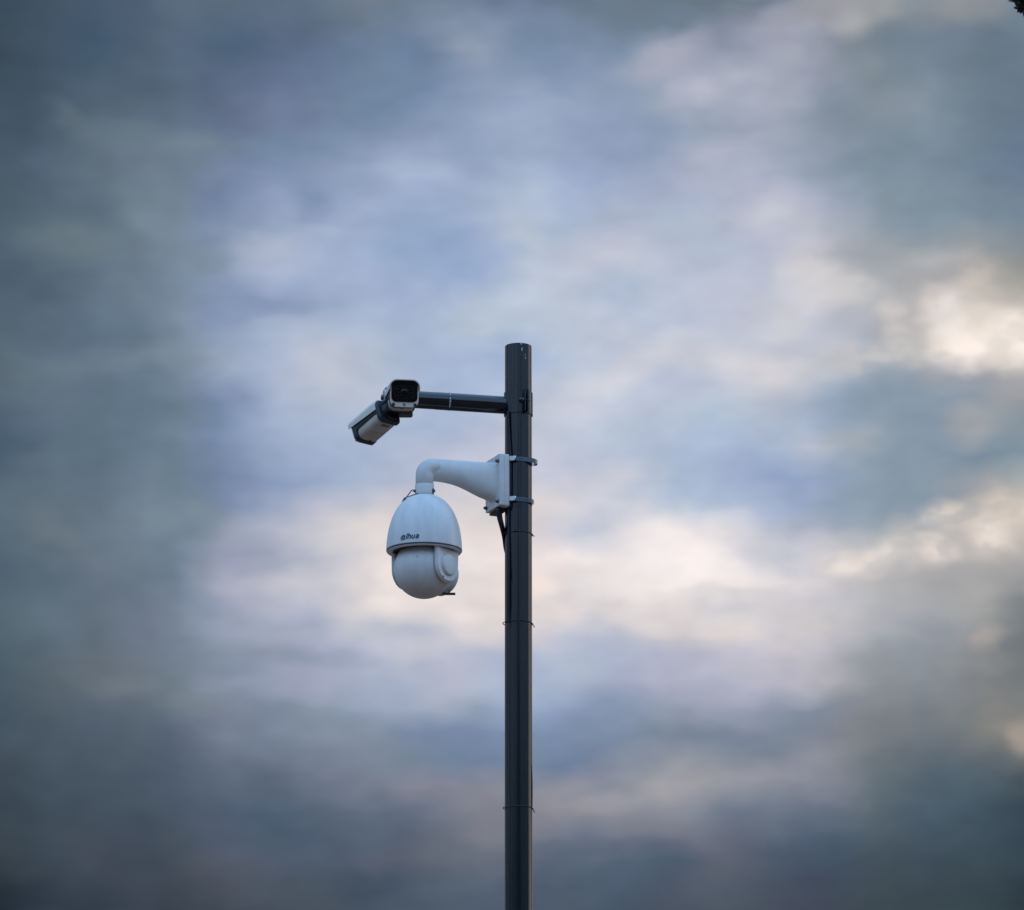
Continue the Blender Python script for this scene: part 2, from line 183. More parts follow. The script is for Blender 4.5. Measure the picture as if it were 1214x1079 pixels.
mx = N('ShaderNodeMixShader'); L.new(thin, mx.inputs[0]); L.new(b_cl.outputs[0], mx.inputs[1]); L.new(b_sky.outputs[0], mx.inputs[2])
out = N('ShaderNodeOutputWorld'); L.new(mx.outputs[0], out.inputs[0])

# ------------------------------------------------------------------ sun behind thin cloud
sd = bpy.data.lights.new('sun', 'SUN'); so = bpy.data.objects.new('sun', sd); COL.objects.link(so)
sd.energy = 0.5; sd.angle = R(60); sd.color = (1, .86, .74)
sdir = Vector((math.sin(R(SUN_AZ)) * math.cos(R(SUN_EL)), math.cos(R(SUN_AZ)) * math.cos(R(SUN_EL)), math.sin(R(SUN_EL))))
so.rotation_euler = (-sdir).to_track_quat('-Z', 'Y').to_euler(); so.location = (4, 4, 12)
SC.view_settings.view_transform = 'Standard'; SC.view_settings.look = 'None'
SC.view_settings.exposure = 0; SC.view_settings.gamma = 1; SC.view_settings.use_curve_mapping = False

# ------------------------------------------------------------------ materials
def mat(name, col, rough=.5, metal=0., spec=.5, coat=0., var=.0, scale=40., bump=0., bscale=300., col2=None, streak=False, thr=(.35, .65), rvar=0.):
    m = bpy.data.materials.new(name); m.use_nodes = True; nt = m.node_tree; b = nt.nodes['Principled BSDF']
    b.inputs['Roughness'].default_value = rough; b.inputs['Metallic'].default_value = metal
    b.inputs['Specular IOR Level'].default_value = spec; b.inputs['Coat Weight'].default_value = coat
    b.inputs['Coat Roughness'].default_value = .12
    t = nt.nodes.new('ShaderNodeTexCoord'); mp = nt.nodes.new('ShaderNodeMapping'); nt.links.new(t.outputs['Object'], mp.inputs[0])
    if streak: mp.inputs['Scale'].default_value = (1, 1, .12)
    n = nt.nodes.new('ShaderNodeTexNoise'); nt.links.new(mp.outputs[0], n.inputs['Vector'])
    n.inputs['Scale'].default_value = scale; n.inputs['Detail'].default_value = 6; n.inputs['Roughness'].default_value = .62
    cr = nt.nodes.new('ShaderNodeValToRGB'); nt.links.new(n.outputs[0], cr.inputs[0])
    c2 = col2 or tuple(v * (1 - var) for v in col)
    cr.color_ramp.elements[0].position, cr.color_ramp.elements[1].position = thr
    cr.color_ramp.elements[0].color = (*c2, 1); cr.color_ramp.elements[1].color = (*col, 1)
    nt.links.new(cr.outputs[0], b.inputs['Base Color'])
    if rvar:
        mr = nt.nodes.new('ShaderNodeMapRange'); nt.links.new(n.outputs[0], mr.inputs[0])
        mr.inputs[1].default_value = .3; mr.inputs[2].default_value = .7; mr.inputs[3].default_value = rough + rvar; mr.inputs[4].default_value = rough - rvar
        nt.links.new(mr.outputs[0], b.inputs['Roughness'])
    if bump:
        n2 = nt.nodes.new('ShaderNodeTexNoise'); nt.links.new(t.outputs['Object'], n2.inputs['Vector'])
        n2.inputs['Scale'].default_value = bscale; n2.inputs['Detail'].default_value = 3
        bp = nt.nodes.new('ShaderNodeBump'); bp.inputs['Strength'].default_value = bump; bp.inputs['Distance'].default_value = .002
        nt.links.new(n2.outputs[0], bp.inputs['Height']); nt.links.new(bp.outputs[0], b.inputs['Normal'])
    return m
MT = {
 'paint': mat('navy_gloss_paint', (.0028, .0075, .0110), .13, spec=.70, col2=(.008, .013, .017), thr=(.25, .55), scale=20, streak=True, rvar=.02),
 'white': mat('white_powder_coat', (.80, .78, .75), .42, var=.10, scale=30, bump=.05, bscale=500),
 'whitep': mat('white_plastic', (.80, .80, .79), .38, var=.13, scale=38, streak=True, thr=(.3, .6)),
 'shell': mat('warm_white_shell', (.84, .75, .65), .42, var=.08, scale=45),
 'tan': mat('bounce_tinted_plastic', (.64, .53, .45), .5, var=.2, scale=40),  # white plastic with the ground's warm bounce put into its colour
 'dark': mat('dark_grey_plastic', (.030, .040, .052), .5, var=.3, scale=60),
 'black': mat('black_plastic', (.008, .008, .009), .45, var=.3, scale=60),
 'rubber': mat('black_rubber', (.010, .012, .018), .55, var=.4, scale=80),
 'glass': mat('black_glass', (.004, .004, .005), .14, spec=.3),
 'lens': mat('lens_grey', (.035, .037, .04), .3),
 'steel': mat('stainless_steel', (.62, .64, .66), .26, metal=1, var=.25, scale=200),
 'dsteel': mat('dark_steel', (.16, .18, .22), .35, metal=1, var=.4, scale=150),
 'wire': mat('binding_wire', (.05, .06, .075), .45, metal=.6, var=.4, scale=200),
 'chip': mat('bare_primer', (.62, .64, .66), .6, var=.3, scale=400),
 'rim': mat('grey_gasket', (.10, .10, .105), .6),
 'ink': mat('dark_ink', (.022, .035, .052), .5),
 'label': mat('printed_label', (.30, .27, .24), .5, col2=(.05, .045, .04), scale=350, thr=(.45, .55)),
 'ground': mat('sandy_paving', (.20, .108, .064), .85, var=.4, scale=.6),
 'hill': mat('unseen_hill', (.020, .024, .018), .9, var=.5, scale=.05),
 'bark': mat('bark', (.05, .038, .028), .85, var=.5, scale=25, bump=.5, bscale=40),
 'leaf': mat('leaf', (.022, .020, .010), .7, var=.5, scale=3),
}

# ------------------------------------------------------------------ mesh helpers
class MB:
    def __init__(s): s.v, s.f = [], []
    def add(s, vs, fs):
        o = len(s.v); s.v += [tuple(v) for v in vs]; s.f += [tuple(i + o for i in f) for f in fs]; return s
    def loft(s, rings, cap=True, closed=True):
        n = len(rings[0]); vs = [p for r in rings for p in r]; fs = []
        for i in range(len(rings) - 1):
            for j in range(n if closed else n - 1):
                a, b = i * n + j, i * n + (j + 1) % n
                fs.append((a, b, b + n, a + n))
        if cap: fs += [tuple(range(n - 1, -1, -1)), tuple(range((len(rings) - 1) * n, len(rings) * n))]
        return s.add(vs, fs)
    def lathe(s, prof, n=64, base=Matrix(), cap=True):
        return s.loft([[base @ Vector((r * math.cos(2 * math.pi * k / n), r * math.sin(2 * math.pi * k / n), z)) for k in range(n)] for r, z in prof], cap)
    def tube(s, path, rad, n=12, cap=True):
        path = [Vector(p) for p in path]; rs = rad if isinstance(rad, (list, tuple)) else [rad] * len(path)
        rings = []; up = None
        for i, p in enumerate(path):
            t = (path[min(i + 1, len(path) - 1)] - path[max(i - 1, 0)]).normalized()
            if up is None: up = t.orthogonal().normalized()
            up = (up - t * up.dot(t)).normalized(); sd_ = t.cross(up)
            rings.append([p + (up * math.cos(2 * math.pi * k / n) + sd_ * math.sin(2 * math.pi * k / n)) * rs[i] for k in range(n)])
        return s.loft(rings, cap)
    def prism(s, outline, y0, y1, base=Matrix(), bev=0.):
        """outline in (x, z); extruded along y; optional edge bevel"""
        def ring(y, k):
            c = Vector((sum(p[0] for p in outline) / len(outline), sum(p[1] for p in outline) / len(outline)))
            rr = []
            for x, z in outline:
                d = Vector((x, z)) - c; d = c + d * (1 - k / max(d.length, 1e-6)); rr.append(base @ Vector((d.x, y, d.y)))
            return rr
        sg = 1 if y1 > y0 else -1
        rings = [ring(y0, bev), ring(y0 + sg * bev, 0), ring(y1 - sg * bev, 0), ring(y1, bev)] if bev else [ring(y0, 0), ring(y1, 0)]
        return s.loft(rings)
    def box(s, c, sz, base=Matrix(), bev=.001):
        x, y, z = sz[0] / 2, sz[1] / 2, sz[2] / 2
        return s.prism([(c[0] + a, c[2] + b) for a, b in rrect(sz[0], sz[2], min(bev, x * .9, z * .9), 2)], c[1] - y, c[1] + y, base, bev * .6)
    def build(s, name, m, parent=None, ang=35, flip=False):
        me = bpy.data.meshes.new(name); me.from_pydata(s.v, [], s.f); me.update()
        bm = bmesh.new(); bm.from_mesh(me); bmesh.ops.recalc_face_normals(bm, faces=bm.faces); bm.to_mesh(me); bm.free()
        for p in me.polygons: p.use_smooth = True
        me.set_sharp_from_angle(angle=R(ang))
        me.materials.append(MT[m]); o = bpy.data.objects.new(name, me); COL.objects.link(o)
        if parent is not None: o.parent = parent
        return o
def rrect(w_, h_, r, n=6, cx=0, cz=0):
    pts = []
    for sx, sz, a0 in ((1, 1, 0), (-1, 1, 90), (-1, -1, 180), (1, -1, 270)):
        for k in range(n + 1):
            a = R(a0 + 90 * k / n)
            pts.append((cx + sx * (w_ / 2 - r) + r * math.cos(a), cz + sz * (h_ / 2 - r) + r * math.sin(a)))
    return pts
def thing(name, label, cat, loc=(0, 0, 0), group=None):
    o = bpy.data.objects.new(name, None); COL.objects.link(o); o.location = loc; o.empty_display_size = .05
    return tag(o, label, cat, group)
def tag(o, label, cat, group=None):
    o['label'] = label; o['category'] = cat
    if group: o['group'] = group
    return o
def struct(o): o['kind'] = 'structure'; return o
FPX = LENS / 36 * 1214
sp_, cp_ = math.sin(R(PITCH)), math.cos(R(PITCH))
def at(px, py, y=0.):
    """survey of the photograph: the point at depth plane y that was measured at picture position (px, py)"""
    a, b = (px - 607) / FPX, (539.5 - py) / FPX
    d = Vector((a, cp_ - b * sp_, sp_ + b * cp_)); t = (y - CAM_Y) / d.y
    return Vector((0, CAM_Y, CAM_Z)) + d * t
def rotM(x, y, z): # columns = local axes in world
    return Matrix((x, y, z)).transposed().to_4x4()

# ------------------------------------------------------------------ ground and hills
g = MB(); n = 48; g.add([(0, 0, 0)] + [(r * math.cos(2 * math.pi * k / n), r * math.sin(2 * math.pi * k / n), 0) for r in (30, 400, 4000) for k in range(n)],
    [(0, 1 + k, 1 + (k + 1) % n) for k in range(n)] + [(1 + i * n + k, 1 + (i + 1) * n + k, 1 + (i + 1) * n + (k + 1) % n, 1 + i * n + (k + 1) % n) for i in range(2) for k in range(n)])
struct(g.build('ground', 'ground'))
random.seed(5)
def ridge(name, dist, a0, a1, hfun, depth):
    m = MB(); rings = []; k = 90
    for i in range(k + 1):
        a = R(a0 + (a1 - a0) * i / k); h = hfun(i / k); c, s = math.sin(a), math.cos(a)
        rings.append([(c * (dist - depth), s * (dist - depth), -.5), (c * (dist - depth * .55), s * (dist - depth * .55), h * .45), (c * dist, s * dist, h), (c * (dist + depth), s * (dist + depth), -.5)])
    m.loft(rings, cap=False, closed=False); return struct(m.build(name, 'hill', ang=80))
ridge('unseen_hills', 330, 100, 262, lambda t: 74 * (math.sin(math.pi * min(1, max(0, t))) ** .4) * (1 + .10 * math.sin(17 * t) + .06 * math.sin(41 * t + 1)) + 2, 150)  # added out of view; height set so the lower pole reflects dark

# ------------------------------------------------------------------ pole
PR = .0376
pc = at(614.5, 411); PX, PTOP = pc.x, pc.z
def on_pole(py): return at(614.5, py, 0).z
pole = thing('metal_pole', 'tall dark navy glossy steel pole that carries every camera', 'pole', (PX, 0, 0))
MB().lathe([(PR - .003, PTOP - .02), (PR - .003, PTOP - .001), (PR - .002, PTOP), (PR - .0005, PTOP), (PR, PTOP - .001), (PR, PTOP - .0016), (PR, PTOP - .004), (PR, .03), (PR, .02)], 96).build('shaft', 'paint', pole)
MB().lathe([(.0, PTOP - .011), (PR - .0032, PTOP - .011), (PR - .0032, PTOP - .014), (0, PTOP - .014)], 48, cap=False).build('end_cap', 'paint', pole)
MB().lathe([(.10, .0), (.10, .016), (.096, .019), (PR + .001, .019), (PR + .001, .0)], 48).build('base_flange', 'paint', pole)
def patch(ax, z, wd, ht, rad, seed):
    """thin irregular flake lying on a tube of radius rad (axis z); ax in degrees from the viewer's side, + = right"""
    rnd = random.Random(seed); k = 9
    ri = [(ax + wd / 2 * math.cos(2 * math.pi * i / k) * rnd.uniform(.6, 1.15), z + ht / 2 * math.sin(2 * math.pi * i / k) * rnd.uniform(.7, 1.15)) for i in range(k)]
    def pt(a, zz, r): return (r * math.sin(R(a)), -r * math.cos(R(a)), zz)
    m = MB(); m.loft([[pt(a, zz, rad + .0003) for a, zz in ri], [pt(ax + (a - ax) * .85, z + (zz - z) * .9, rad + .0007) for a, zz in ri]]); return m
for i, (px, py, wd, ht) in enumerate([(618, 408, 7, .006), (618.8, 414.5, 7, .012), (623, 424.5, 4, .007), (622.6, 421, 2.5, .008), (599.5, 447, 5, .004)]):
    a = math.degrees(math.asin(max(-.98, min(.98, (px - 614.5) / 16.2))))
    z = on_pole(py) - math.cos(R(a)) * PR * .29 / 1.0
    patch(a, z, wd, ht, PR, i).build('paint_chip', 'chip', pole)

# ------------------------------------------------------------------ clamp bracket with arm
SAG = PR * math.tan(R(16.3))          # how much higher the near side of a ring appears
zc0, zc1 = on_pole(493.5), on_pole(466.5)
br = thing('clamp_bracket', 'dark navy split collar with a horizontal tube arm near the pole top', 'bracket', (PX, 0, (zc0 + zc1) / 2))
def L_(p): return Vector(p) - br.location
hz = (zc1 - zc0) / 2; CR = PR + .0028
gapA = 24.5                            # degrees right of the viewer's side
def arc(rad, a0, a1, z0, z1, th, n=60):
    rings = []
    for i in range(n + 1):
        a = R(a0 + (a1 - a0) * i / n); s, c = math.sin(a), -math.cos(a)
        rings.append([(s * rad, c * rad, z0), (s * (rad + th), c * (rad + th), z0 + .0006), (s * (rad + th), c * (rad + th), z1 - .0006), (s * rad, c * rad, z1)])
    return rings
MB().loft(arc(PR + .0004, gapA + 4, gapA + 356, -hz, hz, .0026)).build('collar', 'paint', br)
gd = Vector((math.sin(R(gapA)), -math.cos(R(gapA)), 0)); gt = Vector((math.cos(R(gapA)), math.sin(R(gapA)), 0)); BG = rotM(gt, gd, Vector((0, 0, 1)))
for s in (-1, 1):
    MB().box((s * .0042, PR + .0095, 0), (.0026, .019, hz * 2 - .002), BG, .0006).build('flange', 'paint', br)
BX = BG @ Matrix.Translation((0, PR + .010, .002)) @ Matrix.Rotation(R(90), 4, 'Y')
b = MB().lathe([(.0030, -.019), (.0030, .014)], 12, BX); b.lathe([(.0058, .0056), (.0064, .0062), (.0064, .0095), (.0058, .0102)], 6, BX); b.build('bolt', 'dsteel', br)
MB().lathe([(.0060, -.0110), (.0066, -.0104), (.0066, -.0062), (.0060, -.0056)], 6, BX).build('bolt_head', 'dsteel', br)
A0 = L_(at(596, 480.3, 0)); A1 = L_(at(457.5, 471.6, -.062))
ad = (A1 - A0).normalized(); AR = .0246
MB().tube([A0 + (-ad) * .012, A0 + ad * .19 * 1.0], AR, 64).build('arm', 'paint', br)
MB().tube([A0 + ad * .19, A1], AR - .0004, 64).build('arm_sleeve', 'paint', br)
MB().tube([A0 + ad * .1515, A0 + ad * .1545], AR + .0007, 64).build('weld_ring', 'paint', br)
AB = rotM(ad.orthogonal().normalized(), ad.cross(ad.orthogonal().normalized()), ad)
AB = Matrix.Translation(A0) @ AB
# bare-metal flakes along the weld ring
rnd = random.Random(3); up = Vector((0, 0, 1)); up = (up - ad * up.dot(ad)).normalized(); fw = ad.cross(up); fw = fw if fw.y < 0 else -fw
for ang, wd, ln in ((38, 9, .0036), (5, 8, .0036), (-14, 12, .0040), (-36, 12, .0046), (-52, 7, .003)):
    m = MB(); k = 8; rg = []
    for rr in (AR + .0009, AR + .0015):
        rg.append([A0 + ad * (.153 + ln / 2 * math.cos(2 * math.pi * i / k) * rnd.uniform(.7, 1.2)) + (fw * math.cos(R(ang + wd * math.sin(2 * math.pi * i / k))) + up * math.sin(R(ang + wd * math.sin(2 * math.pi * i / k)))) * rr for i in range(k)])
    m.loft(rg).build('paint_chip', 'chip', br)
EB = Matrix.Translation(A1) @ rotM(fw, up.cross(fw) * 0 + ad.cross(fw), ad)
MB().lathe([(AR + .0040, -.012), (AR + .0052, -.010), (AR + .0052, .001), (AR + .003, .003)], 48, EB).build('end_flange', 'dark', br)
MB().lathe([(AR - .001, .0031), (AR - .001, .006), (AR - .004, .0078), (.004, .0085)], 48, EB).build('end_plate', 'steel', br)
MB().lathe([(.0075, .0086), (.0085, .0092), (.0085, .0125), (.0075, .0135)], 6, EB).build('end_bolt', 'dsteel', br)
mb0 = L_(at(473.0, 486.5, -.066))
MB().box(mb0, (.076, .064, .026), Matrix(), .006).build('mounting_block', 'black', br)
st = MB(); st.tube([mb0 + Vector((-.006, 0, .010)), mb0 + Vector((-.006, .004, .044))], .013, 20).build('block_stem', 'black', br)

# ------------------------------------------------------------------ bullet cameras (local: looks along -Y, origin = centre of front face)
def bullet(label, front, fdir, group, length=.150, mount=None):
    F = Vector(fdir).normalized(); X = Vector((0, 0, 1)).cross(F).normalized() * -1
    X = F.cross(Vector((0, 0, 1))).normalized()       # camera's own left/right
    Yb = -F; X = Yb.cross(Vector((0, 0, 1))).normalized(); Z = X.cross(Yb)
    t = thing('bullet_camera', label, 'security camera', front, group)
    t.rotation_euler = rotM(X, Yb, Z).to_euler()
    W, H = .0815, .080
    # lower body: rounded trough, tapering a little to the rear
    def sect(w_, h_, r, y, cz): return [Vector((x, y, z)) for x, z in rrect(w_, h_, r, 7, 0, cz)]
    MB().loft([sect(W - .014, .040, .016, .014, -.0165), sect(W - .008, .046, .019, .024, -.0155), sect(W - .008, .046, .019, length - .02, -.0155), sect(W - .012, .042, .018, length - .012, -.0155)]).build('body', 'tan', t)
    MB().prism(rrect(W - .004, .032, .006, 4, 0, .006), .010, length - .013, bev=.001).build('side_strip', 'dark', t)
    # sun shield: an open roof shell that wraps over the upper half
    rings = []
    for y, grow in ((-.012, -.0005), (-.009, 0), (length - .02, 0), (length - .006, -.004)):
        o_, i_ = [], []
        ol = [p for p in rrect(W + .004 + grow, H + grow, .021, 8) if p[1] > .0] 
        ol = sorted(ol, key=lambda p: math.atan2(p[1], p[0]))
        zlow = .003 if y > 0 else .012
        ol = [((W + .004 + grow) / 2, zlow)] + ol + [(-(W + .004 + grow) / 2, zlow)]
        rings.append([Vector((x, y, z)) for x, z in ol] + [Vector((x * .955, y, z - .0026 if z > .02 else z)) for x, z in reversed(ol)])
    MB().loft(rings).build('sun_shield', 'shell', t)
    MB().prism(rrect(W - .001, H - .004, .019, 8), .013, -.001, bev=.0012).build('front_bezel', 'dark', t)
    fp = MB().prism(rrect(W - .003, H - .006, .018, 8), -.0012, -.0050, bev=.0014).build('face_plate', 'shell', t)
    gl = MB().prism(rrect(.0725, .0600, .014, 8, 0, .0074), -.0052, -.0072, bev=.0008).build('window', 'glass', t)
    fr = MB(); o1 = rrect(.0530, .0350, .005, 5, 0, .004); o2 = rrect(.0518, .0338, .0045, 5, 0, .004)
    fr.loft([[Vector((x, -.0074, z)) for x, z in o1], [Vector((x, -.0078, z)) for x, z in o1], [Vector((x, -.0078, z)) for x, z in o2], [Vector((x, -.0074, z)) for x, z in o2]], cap=False).build('lens_frame', 'lens', gl)
    Bm = Matrix.Translation((0, -.0074, .004)) @ Matrix.Rotation(R(90), 4, 'X')
    MB().lathe([(.0120, 0), (.0120, .0006), (.0112, .0006), (.0112, .0002)], 32, Bm, cap=False).build('lens_ring', 'lens', gl)
    MB().lathe([(.0105, .0001), (.0090, .0016), (.0060, .0026), (.0020, .0031)], 32, Bm).build('lens', 'glass', gl)
    rr = random.Random(2)
    for sx in (-1, 1):
        for k in range(6):
            B2 = Matrix.Translation((sx * (.0175 + .0055 * (k % 2)), -.0074, -.006 + .0095 * (k // 2))) @ Matrix.Rotation(R(90), 4, 'X')
            MB().lathe([(.0013, 0), (.0011, .0005), (.0003, .0007)], 10, B2).build('infrared_diode', 'lens', gl)
    for sx in (-1, 1):
        B2 = Matrix.Translation((sx * .0300, -.0051, -.0300)) @ Matrix.Rotation(R(90), 4, 'X')
        MB().lathe([(.0046, 0), (.0043, .0010), (.0030, .0012)], 16, B2).build('screw', 'dark', fp)
    B2 = Matrix.Translation((.0, -.0051, -.0298)) @ Matrix.Rotation(R(90), 4, 'X')
    MB().lathe([(.0034, 0), (.0034, .0006), (.0024, .0006), (.0024, .0001)], 20, B2, cap=False).build('emblem', 'lens', fp)
    MB().lathe([(.0012, 0), (.0011, .0006), (.0004, .0007)], 12, B2).build('emblem_dot', 'lens', fp)
    MB().loft([sect(W + .001, H - .006, .018, length - .012, -.003), sect(W + .001, H - .006, .018, length - .003, -.003), sect(W - .005, H - .011, .018, length + .001, -.003)]).build('rear_cap', 'dark', t)
    # underside: seam, printed label, screw
    zb = -.0385
    MB().box((0, length * .50, zb + .0006), (W - .046, .0016, .0018), Matrix(), .0003).build('seam', 'label', t)
    MB().box((.004, length * .80, zb - .0002), (.030, .011, .0010), Matrix(), .0003).build('label_plate', 'label', t)
    B3 = Matrix.Translation((-.004, length * .14, zb + .0002)) @ Matrix.Rotation(R(180), 4, 'X')
    MB().lathe([(.0036, 0), (.0032, .0010), (.002, .0011)], 14, B3).build('drain_screw', 'dark', t)
    if mount:
        inv = (Matrix.Translation(front) @ t.rotation_euler.to_matrix().to_4x4()).inverted()
        e = inv @ Vector(mount); s0 = Vector((0, length - .002, -.006)); s1 = Vector((0, length + .014, -.008))
        MB().tube([s0, s1], [.030, .026], 32).build('mount_foot', 'black', t)
        MB().tube([s1 - Vector((0, .004, 0)), s1.lerp(e, .5), e], [.012, .013, .013], 20).build('mount_joint', 'black', t)
    return t
def aim(az, pit): # azimuth right of +Y
    return (math.sin(R(az)) * math.cos(R(pit)), math.cos(R(az)) * math.cos(R(pit)), math.sin(R(pit)))
GB = 'bullet cameras on the arm'
blk = br.location + mb0
bullet('white bullet camera facing the viewer with a black square window', at(479.3, 467.3, -.180), aim(180 - 7, -10), GB, .12, blk + Vector((.008, -.015, .004)))
b2 = bullet('white bullet camera pointing down to the left, its tan underside showing', at(430.0, 513.6, .01), aim(-43, -21), GB, .124, blk + Vector((-.012, .012, -.004)))
b2.scale = (.93, .93, .93)

# ------------------------------------------------------------------ wall bracket of the dome camera
AL = R(24); nrm = Vector((-math.cos(AL), -math.sin(AL), 0)); tan_ = Vector((math.sin(AL), -math.cos(AL), 0))
# plate frame: local x = tangent (towards the viewer), local y = -normal (towards the pole), z up
zp = (at(592, 537, -.06).z + at(592, 598, -.06).z) / 2
PF = Vector((at(584, 570, -.010).x, -.012, zp))
wb = thing('camera_bracket', 'white curved arm bracket with a thick square plate strapped to the pole', 'bracket', PF)
wb.rotation_euler = rotM(tan_, -nrm, Vector((0, 0, 1))).to_euler()
PW, PH = .098, .148
MB().prism(rrect(PW, PH, .003, 4), 0, .0145, bev=.0009).build('plate', 'white', wb)
MB().prism(rrect(PW - .002, PH + .003, .006, 4), .0152, .0300, bev=.0018).build('back_plate', 'white', wb)
for sx in (-1, 1):
    for sz in (-1, 1):
        Bs = Matrix.Translation((sx * .040, -.0002, sz * .058 - .004)) @ Matrix.Rotation(R(90), 4, 'X')
        MB().lathe([(.0056, 0), (.0056, .0012), (.0044, .0015), (.0044, .0070), (.0036, .0085)], 20, Bs).build('screw', 'dsteel', wb)
MB().box((-.010, .022, -PH / 2 - .0045), (.070, .024, .0060), Matrix(), .001).build('cable_gland', 'dark', wb)
for sz in (-1, 1): MB().box((.012, .040, sz * .057), (.052, .018, .020), Matrix(), .002).build('saddle_foot', 'black', wb)
# arm: loft from the plate to the elbow, then down
ARML = .205; ex, ez = -ARML, .050
secs = []
def ell(c, ax, ay, ra, rb, n=40, pw=2.0):
    o_ = []
    for k in range(n):
        a = 2 * math.pi * k / n; ca, sa = math.cos(a), math.sin(a)
        o_.append(c + ax * (math.copysign(abs(ca) ** (2 / pw), ca) * ra) + ay * (math.copysign(abs(sa) ** (2 / pw), sa) * rb))
    return o_
X0, Z0 = Vector((1, 0, 0)), Vector((0, 0, 1))
prof = [  # distance from plate, top z, bottom z, half width, squareness
 (-.001, .0575, -.052, .034, 3.2), (.006, .0565, -.0505, .0325, 3.0), (.020, .0562, -.0475, .031, 2.7), (.037, .0558, -.0435, .0295, 2.5), (.056, .0550, -.0370, .028, 2.3),
 (.076, .0543, -.0295, .0268, 2.2), (.096, .0535, -.0228, .0258, 2.1), (.117, .0527, -.0178, .0250, 2.05), (.140, .0515, -.0150, .0240, 2.0), (.160, .0502, -.0140, .0228, 2.0), (.178, .0488, -.0140, .0210, 2.0), (.196, .0470, -.0135, .0180, 2.0)]
for d_, zt, zb_, hw, pw in prof: secs.append(ell(Vector((0, -d_, (zt + zb_) / 2)), X0, Z0, hw, (zt - zb_) / 2, pw=pw))
am = MB().loft(secs); ed = .205; rb = .0247; el = []
el += [ell(Vector((0, -ed, -.0272)), X0, Vector((0, -1, 0)), rb - .001, rb - .001), ell(Vector((0, -ed, -.026)), X0, Vector((0, -1, 0)), rb, rb)]
rc = .0255; zt = .0492 - rb - rc
for k in range(0, 13):
    a = R(90 * k / 12); c = Vector((0, -(ed - rc + rc * math.cos(a)), zt + rc * math.sin(a)))
    el.append(ell(c, X0, Vector((0, -math.cos(a), math.sin(a))), rb, rb * (1 - .1 * math.sin(2 * a) * 0)))
el.append(ell(Vector((0, -(ed - rc - .012), zt + rc + .0006)), X0, Vector((0, 0, 1)), rb - .0012, rb - .0010))
am.loft(el); am.build('arm', 'white', wb, 50)
bpy.context.view_layer.update()
HANG = wb.matrix_world @ Vector((0, -ed, -.0275))

# ------------------------------------------------------------------ dome camera hanging from it
DC = thing('dome_camera', 'white domed security camera hanging from the curved bracket beside the pole', 'security camera', HANG)
DC.rotation_euler = (R(1.5), 0, 0)
S = .00236                              # metres per picture pixel here
MB().lathe([(.0255, -.0004), (.0262, -.0015), (.0262, -.0285), (.0235, -.031)], 64).build('collar', 'white', DC)
hp = [(.022, -.0315), (.027, -.0320), (.035, -.0345), (.046, -.040), (.057, -.048), (.066, -.057), (.0745, -.068), (.0815, -.080), (.0880, -.094), (.0935, -.110), (.0980, -.127), (.1012, -.145), (.1032, -.163), (.1040, -.178), (.1042, -.186)]
def smooth_prof(p, it=2):
    for _ in range(it):
        q = [p[0]]
        for a, b in zip(p, p[1:]): q += [(a[0] * .75 + b[0] * .25, a[1] * .75 + b[1] * .25), (a[0] * .25 + b[0] * .75, a[1] * .25 + b[1] * .75)]
        p = q + [p[-1]]
    return p
hp = smooth_prof(hp, 1)
HB = -.186
hs = MB().lathe(hp + [(.1000, HB + .0002)], 128).build('housing', 'whitep', DC)
MB().lathe([(.1010, HB), (.1040, HB - .0006), (.1040, HB - .0030), (.1015, HB - .0036)], 128).build('gasket', 'rim', DC)
MB().lathe([(.1005, HB - .0038), (.1022, HB - .0042), (.1016, HB - .0062), (.0990, HB - .0070), (.0900, HB - .0072), (.0882, HB - .0062), (.0860, HB - .0045), (.0860, HB - .0038)], 128).build('rim', 'whitep', DC)
MB().lathe([(.0855, HB - .003), (.0855, HB - .005), (.02, HB - .0052)], 64).build('base_plate', 'dark', DC)
def hrad(z):
    for (r0, z0), (r1, z1) in zip(hp, hp[1:]):
        if z1 <= z <= z0: return r0 + (r1 - r0) * (z0 - z) / max(z0 - z1, 1e-9)
    return hp[-1][0]
# printed lettering on the housing
def wrap(a_m, z, off): # a_m: arc metres right of the viewer's side
    r = hrad(z); a = a_m / .1
    return Vector((math.sin(a) * (r + off), -math.cos(a) * (r + off), z))
def stroke(pts, wd, x0, z0, sc, sl=.22):
    P = [Vector(p) for p in pts]; L1, L2 = [], []
    for i, p in enumerate(P):
        t = (P[min(i + 1, len(P) - 1)] - P[max(i - 1, 0)]); t = t.normalized() if t.length else Vector((1, 0)); nn = Vector((-t.y, t.x)) * wd / 2
        L1.append(p + nn); L2.append(p - nn)
    f = lambda q, off: wrap(x0 + (q.x + sl * q.y) * sc, z0 + q.y * sc, off)
    return [[f(q, .0004) for q in L1], [f(q, .0009) for q in L1], [f(q, .0009) for q in L2], [f(q, .0004) for q in L2]]
def glyph(strokes, wd, x0, z0, sc, parent, name='letter'):
    m = MB()
    for s in strokes:
        r4 = stroke(s, wd, x0, z0, sc); m.loft([[r4[k][i] for k in range(4)] for i in range(len(s))])
    return m.build(name, 'ink', parent)
def arcp(cx, cy, r, a0, a1, n=14, ry=None): return [(cx + r * math.cos(R(a0 + (a1 - a0) * i / n)), cy + (ry or r) * math.sin(R(a0 + (a1 - a0) * i / n))) for i in range(n + 1)]
LX, LZ, LS = -.0645, -.1755, .0122
lg = glyph([arcp(.62, .42, .30, 20, 380, 24), [(.92, .82), (.92, .10), (1.02, .02)]], .20, LX, LZ, LS, hs, 'emblem')
glyph([arcp(.60, .40, .62, 70, 330, 24, .56)], .11, LX, LZ, LS, hs, 'emblem_swirl')
x = LX + LS * 1.42
